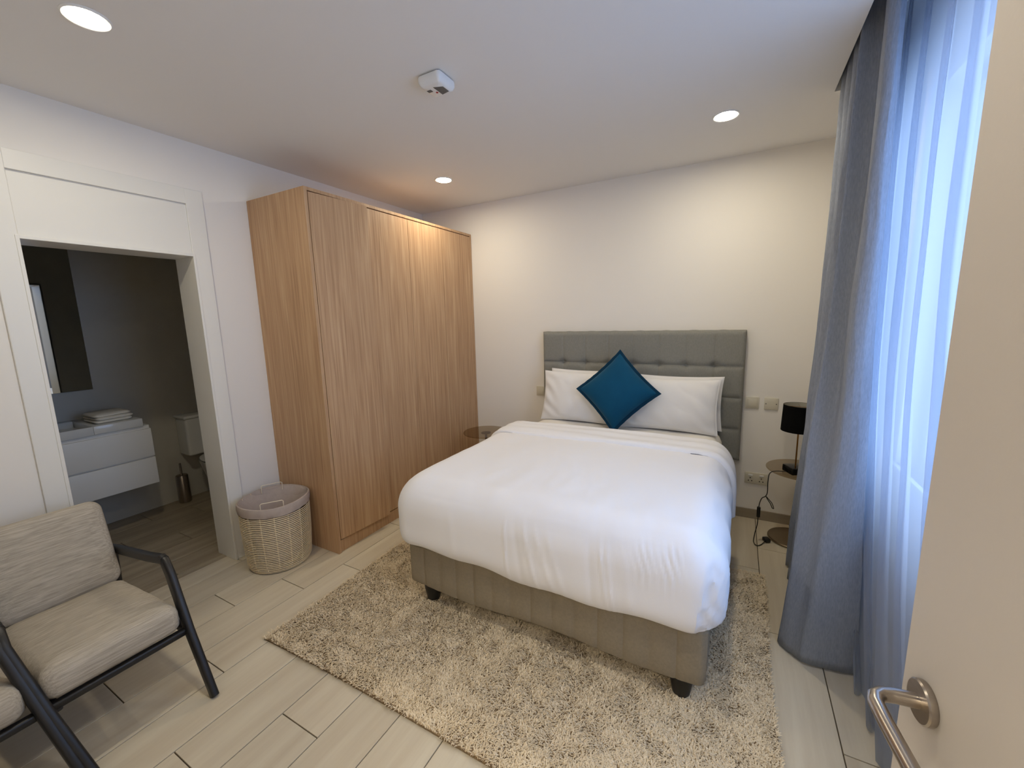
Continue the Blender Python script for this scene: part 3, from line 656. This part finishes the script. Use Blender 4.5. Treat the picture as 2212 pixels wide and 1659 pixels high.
# ------------------------------------------------------------------ curtains
topc = [(.70, 2.735), (.56, 2.745), (.46, 2.735), (.385, 2.73), (.46, 2.67), (.370, 2.64), (.46, 2.56), (.372, 2.53), (.465, 2.43), (.37, 2.39), (.465, 2.31), (.366, 2.26), (.438, 2.25), (.400, 2.07), (.425, 2.03), (.448, 2.06)]  # return to the wall at the far end added to block window light
botc = [(.69, 2.84), (.56, 2.88), (.43, 2.86), (.325, 2.83), (.46, 2.76), (.325, 2.68), (.47, 2.61), (.31, 2.50), (.48, 2.43), (.285, 2.33), (.42, 2.28), (.247, 2.13), (.285, 2.045), (.345, 2.015), (.44, 2.02), (.522, 2.04)]
tp = catmull(topc, 10); bt = catmull(botc, 10); NZ = 70; P = []
for j in range(NZ + 1):
    z = .012 + (SZ - .03 - .012) * j / NZ; t = 1 - z / SZ; s = .35 * t + .65 * smoothstep(.35, 1.02, t) * t; row = []
    for i, (a, b) in enumerate(zip(tp, bt)):
        q = a * (1 - s) + b * s; nn = noise.noise(Vector((i * .12, z * 1.6, 0))) * .014 * smoothstep(0, .4, t) + noise.noise(Vector((i * .3, z * 5, 4))) * .004
        row.append(Vector((q[0] + nn, q[1] + nn * .4, z)))
    P.append(row)
cu = solo('curtain', MB().grid(P), M_curt, 'heavy grey-blue curtain gathered in folds beside the window', 'curtain')
so = cu.modifiers.new('thickness', 'SOLIDIFY'); so.thickness = .003
# voile
P = []; NF = 340
for j in range(49):
    z = .010 + (SZ - .04) * j / 48; t = 1 - z / SZ; row = []
    for i in range(NF + 1):
        u_ = i / NF; ystart = 2.72 - .66 * t ** 2.6; y = ystart + (-.12 - ystart) * u_; f_ = u_ * 13
        amp = .016 + .010 * noise.noise(Vector((u_ * 9, 0, 3)))
        x = .535 - .02 * t + amp * math.sin(2 * PI * f_ + 1.3 * noise.noise(Vector((u_ * 12, z * .35, 5)))) + .005 * noise.noise(Vector((u_ * 30, z * 2, 1))) + .012 * t * noise.noise(Vector((u_ * 6, z, 8)))
        y += .058 * math.sin(2 * PI * f_ + 1.9 + .8 * noise.noise(Vector((u_ * 7, z * .5, 11))))
        row.append(Vector((x, y, z)))
    P.append(row)
solo('sheer_curtain', MB().grid(P), M_sheer, 'translucent white voile hanging across the bright window', 'curtain')

# ------------------------------------------------------------------ entrance door leaf (open) with lever handle
E = Vector((.232, .712, 0)); an = math.radians(-8.5)
u_ = Vector((math.sin(an), math.cos(an), 0)); nrm = Vector((-u_.y, u_.x, 0)); Lw = .90
hinge = E - u_ * Lw
Mx = Matrix((( -u_.x, nrm.x, 0, E.x), (-u_.y, nrm.y, 0, E.y), (0, 0, 1, 0), (0, 0, 0, 1)))   # local x: from free edge to hinge, y: towards room
d2 = thing('entrance_door', (hinge.x, hinge.y, 0), 'plain white room door standing open at the right edge', 'door')
part('door_leaf', MB().box((0, -.042, .006), (Lw, 0, 2.06), .0015, 1, Mx), M_door, d2, False)
hz = 1.045; hs_ = .056
rose = part('handle_rose', MB().lathe([(0, 0), (.026, 0), (.027, .002), (.027, .008), (.025, .010), (0, .010)], (0, 0, 0), 40, cap=False).xf(Mx @ Matrix.Translation((hs_, 0, hz)) @ Matrix.Rotation(-PI / 2, 4, 'X')), M_steel, d2)
lev = [(hs_, .008, hz), (hs_, .035, hz), (hs_ + .002, .048, hz), (hs_ + .009, .057, hz), (hs_ + .020, .061, hz), (hs_ + .05, .062, hz), (hs_ + .128, .062, hz)]
part('lever', MB().tube(lev, .0092, 16).xf(Mx), M_steel, rose, label='brushed steel lever')
part('lever_tip', MB().tube([(hs_ + .128, .062, hz), (hs_ + .132, .062, hz)], .0094, 16).xf(Mx), M_steel, rose)

# ------------------------------------------------------------------ bathroom
vn = thing('bathroom_vanity', (-4.16, .95, .35), 'white wall-hung vanity with two drawers in the dark bathroom', 'vanity')
part('carcass', MB().box((XBT + .002, .52, .362), (-3.95, 1.365, .820), .002), M_trim, vn, False)
part('drawer', MB().box((-3.95, .518, .360), (-3.93, 1.367, .568), .003), M_trim, vn); part('drawer', MB().box((-3.95, .518, .578), (-3.93, 1.367, .795), .003), M_trim, vn)
bs = thing('washbasin', (-4.16, .9, .82), 'white slab washbasin on top of the vanity', 'washbasin')
mb = MB(); x0, x1, y0, y1, z0, z1 = XBT + .002, -3.925, .50, 1.325, .822, .882
mb.box((x0 + .08, .58, z0), (x1 - .03, 1.05, z0 + .015)); mb.box((x1 - .03, y0, z0), (x1, 1.05, z1), .004); mb.box((x0, y0, z0), (x0 + .08, 1.05, z1), .004); mb.box((x0, 1.05, z0), (x1, y1, z1), .006); mb.box((x0 + .08, y0, z0), (x1 - .03, .58, z1), .004)
part('basin', mb, M_cer, bs)
tw = thing('folded_towel', (-4.1, 1.18, .884), 'folded white towel lying on the washbasin', 'towel')
for i, (zz, s_) in enumerate(((0, 0), (.021, .003), (.043, -.002))):
    mb = rings(.125, .105, .03, [(.08, 0), (.012, .001), (0, .009), (0, .014), (.012, .023), (.08, .024)], 10, 6); mb.v = [(x, y, z + .003 * noise.noise(Vector((x * 9, y * 9, i)))) for x, y, z in mb.v]
    part('towel_layer', mb.xf(Matrix.Translation((-4.10 + s_, 1.185 + s_, .884 + zz)) @ Matrix.Rotation(.06 * (i % 2), 4, 'Z')), M_towel, tw)
mr_ = thing('bathroom_mirror', (XBT + .03, .8, 1.1), 'tall dark mirror above the washbasin', 'mirror')
part('mirror_back', MB().box((XBT + .001, .35, 1.098), (XBT + .02, 1.208, 2.18), .001), M_black, mr_, False); part('mirror_glass', MB().box((XBT + .02, .351, 1.099), (XBT + .025, 1.207, 2.179)), M_chrome, mr_, False)
tl = thing('toilet', (-4.1, 1.9, 0), 'white close-coupled toilet half hidden behind the door jamb', 'toilet')
part('cistern', MB().box((XBT + .003, 1.70, .42), (-4.20, 2.08, .755), .02, 4), M_cer, tl); part('cistern_lid', MB().box((XBT + .002, 1.692, .755), (-4.192, 2.088, .782), .01, 3), M_cer, tl)
mb = MB(); P = []
for (z, hl, hw, cxo) in ((0, .20, .10, 0), (.05, .20, .10, 0), (.18, .22, .115, .01), (.30, .26, .155, .03), (.37, .29, .178, .045), (.395, .29, .180, .045)):
    row = []
    for k in range(33):
        a = 2 * PI * k / 32; row.append(Vector((-4.04 + cxo + hl * math.cos(a), 1.89 + hw * math.sin(a) * (1 if math.cos(a) > 0 else 1), z)))
    P.append(row)
part('bowl', mb.grid(P), M_cer, tl)
part('seat', MB().lathe([(0, 0), (.95, 0), (1, .4), (1, .8), (.95, 1), (0, 1)], (0, 0, 0), 32, cap=False).xf(Matrix.Translation((-3.99, 1.89, .397)) @ Matrix.Diagonal((.24, .185, .022, 1))), M_cer, tl)
for y in (1.83, 1.95): part('hinge', MB().tube([(-4.185, y - .012, .43), (-4.185, y + .012, .43)], .010, 12), M_plated, tl)
br = thing('toilet_brush', (-4.30, 1.64, 0), 'steel toilet brush holder between vanity and toilet', 'toilet brush')
part('holder', MB().lathe([(0, .002), (.043, .002), (.046, .01), (.046, .245), (.044, .25), (.040, .25), (.040, .24)], (-4.30, 1.655, 0), 32, cap=False), M_steel, br)
part('lid', MB().lathe([(0, .252), (.04, .252), (.04, .247), (0, .247)], (-4.30, 1.655, 0), 32, cap=False), M_metal, br)
part('handle', MB().tube([(-4.30, 1.655, .25), (-4.30, 1.655, .36)], .008, 12), M_steel, br)
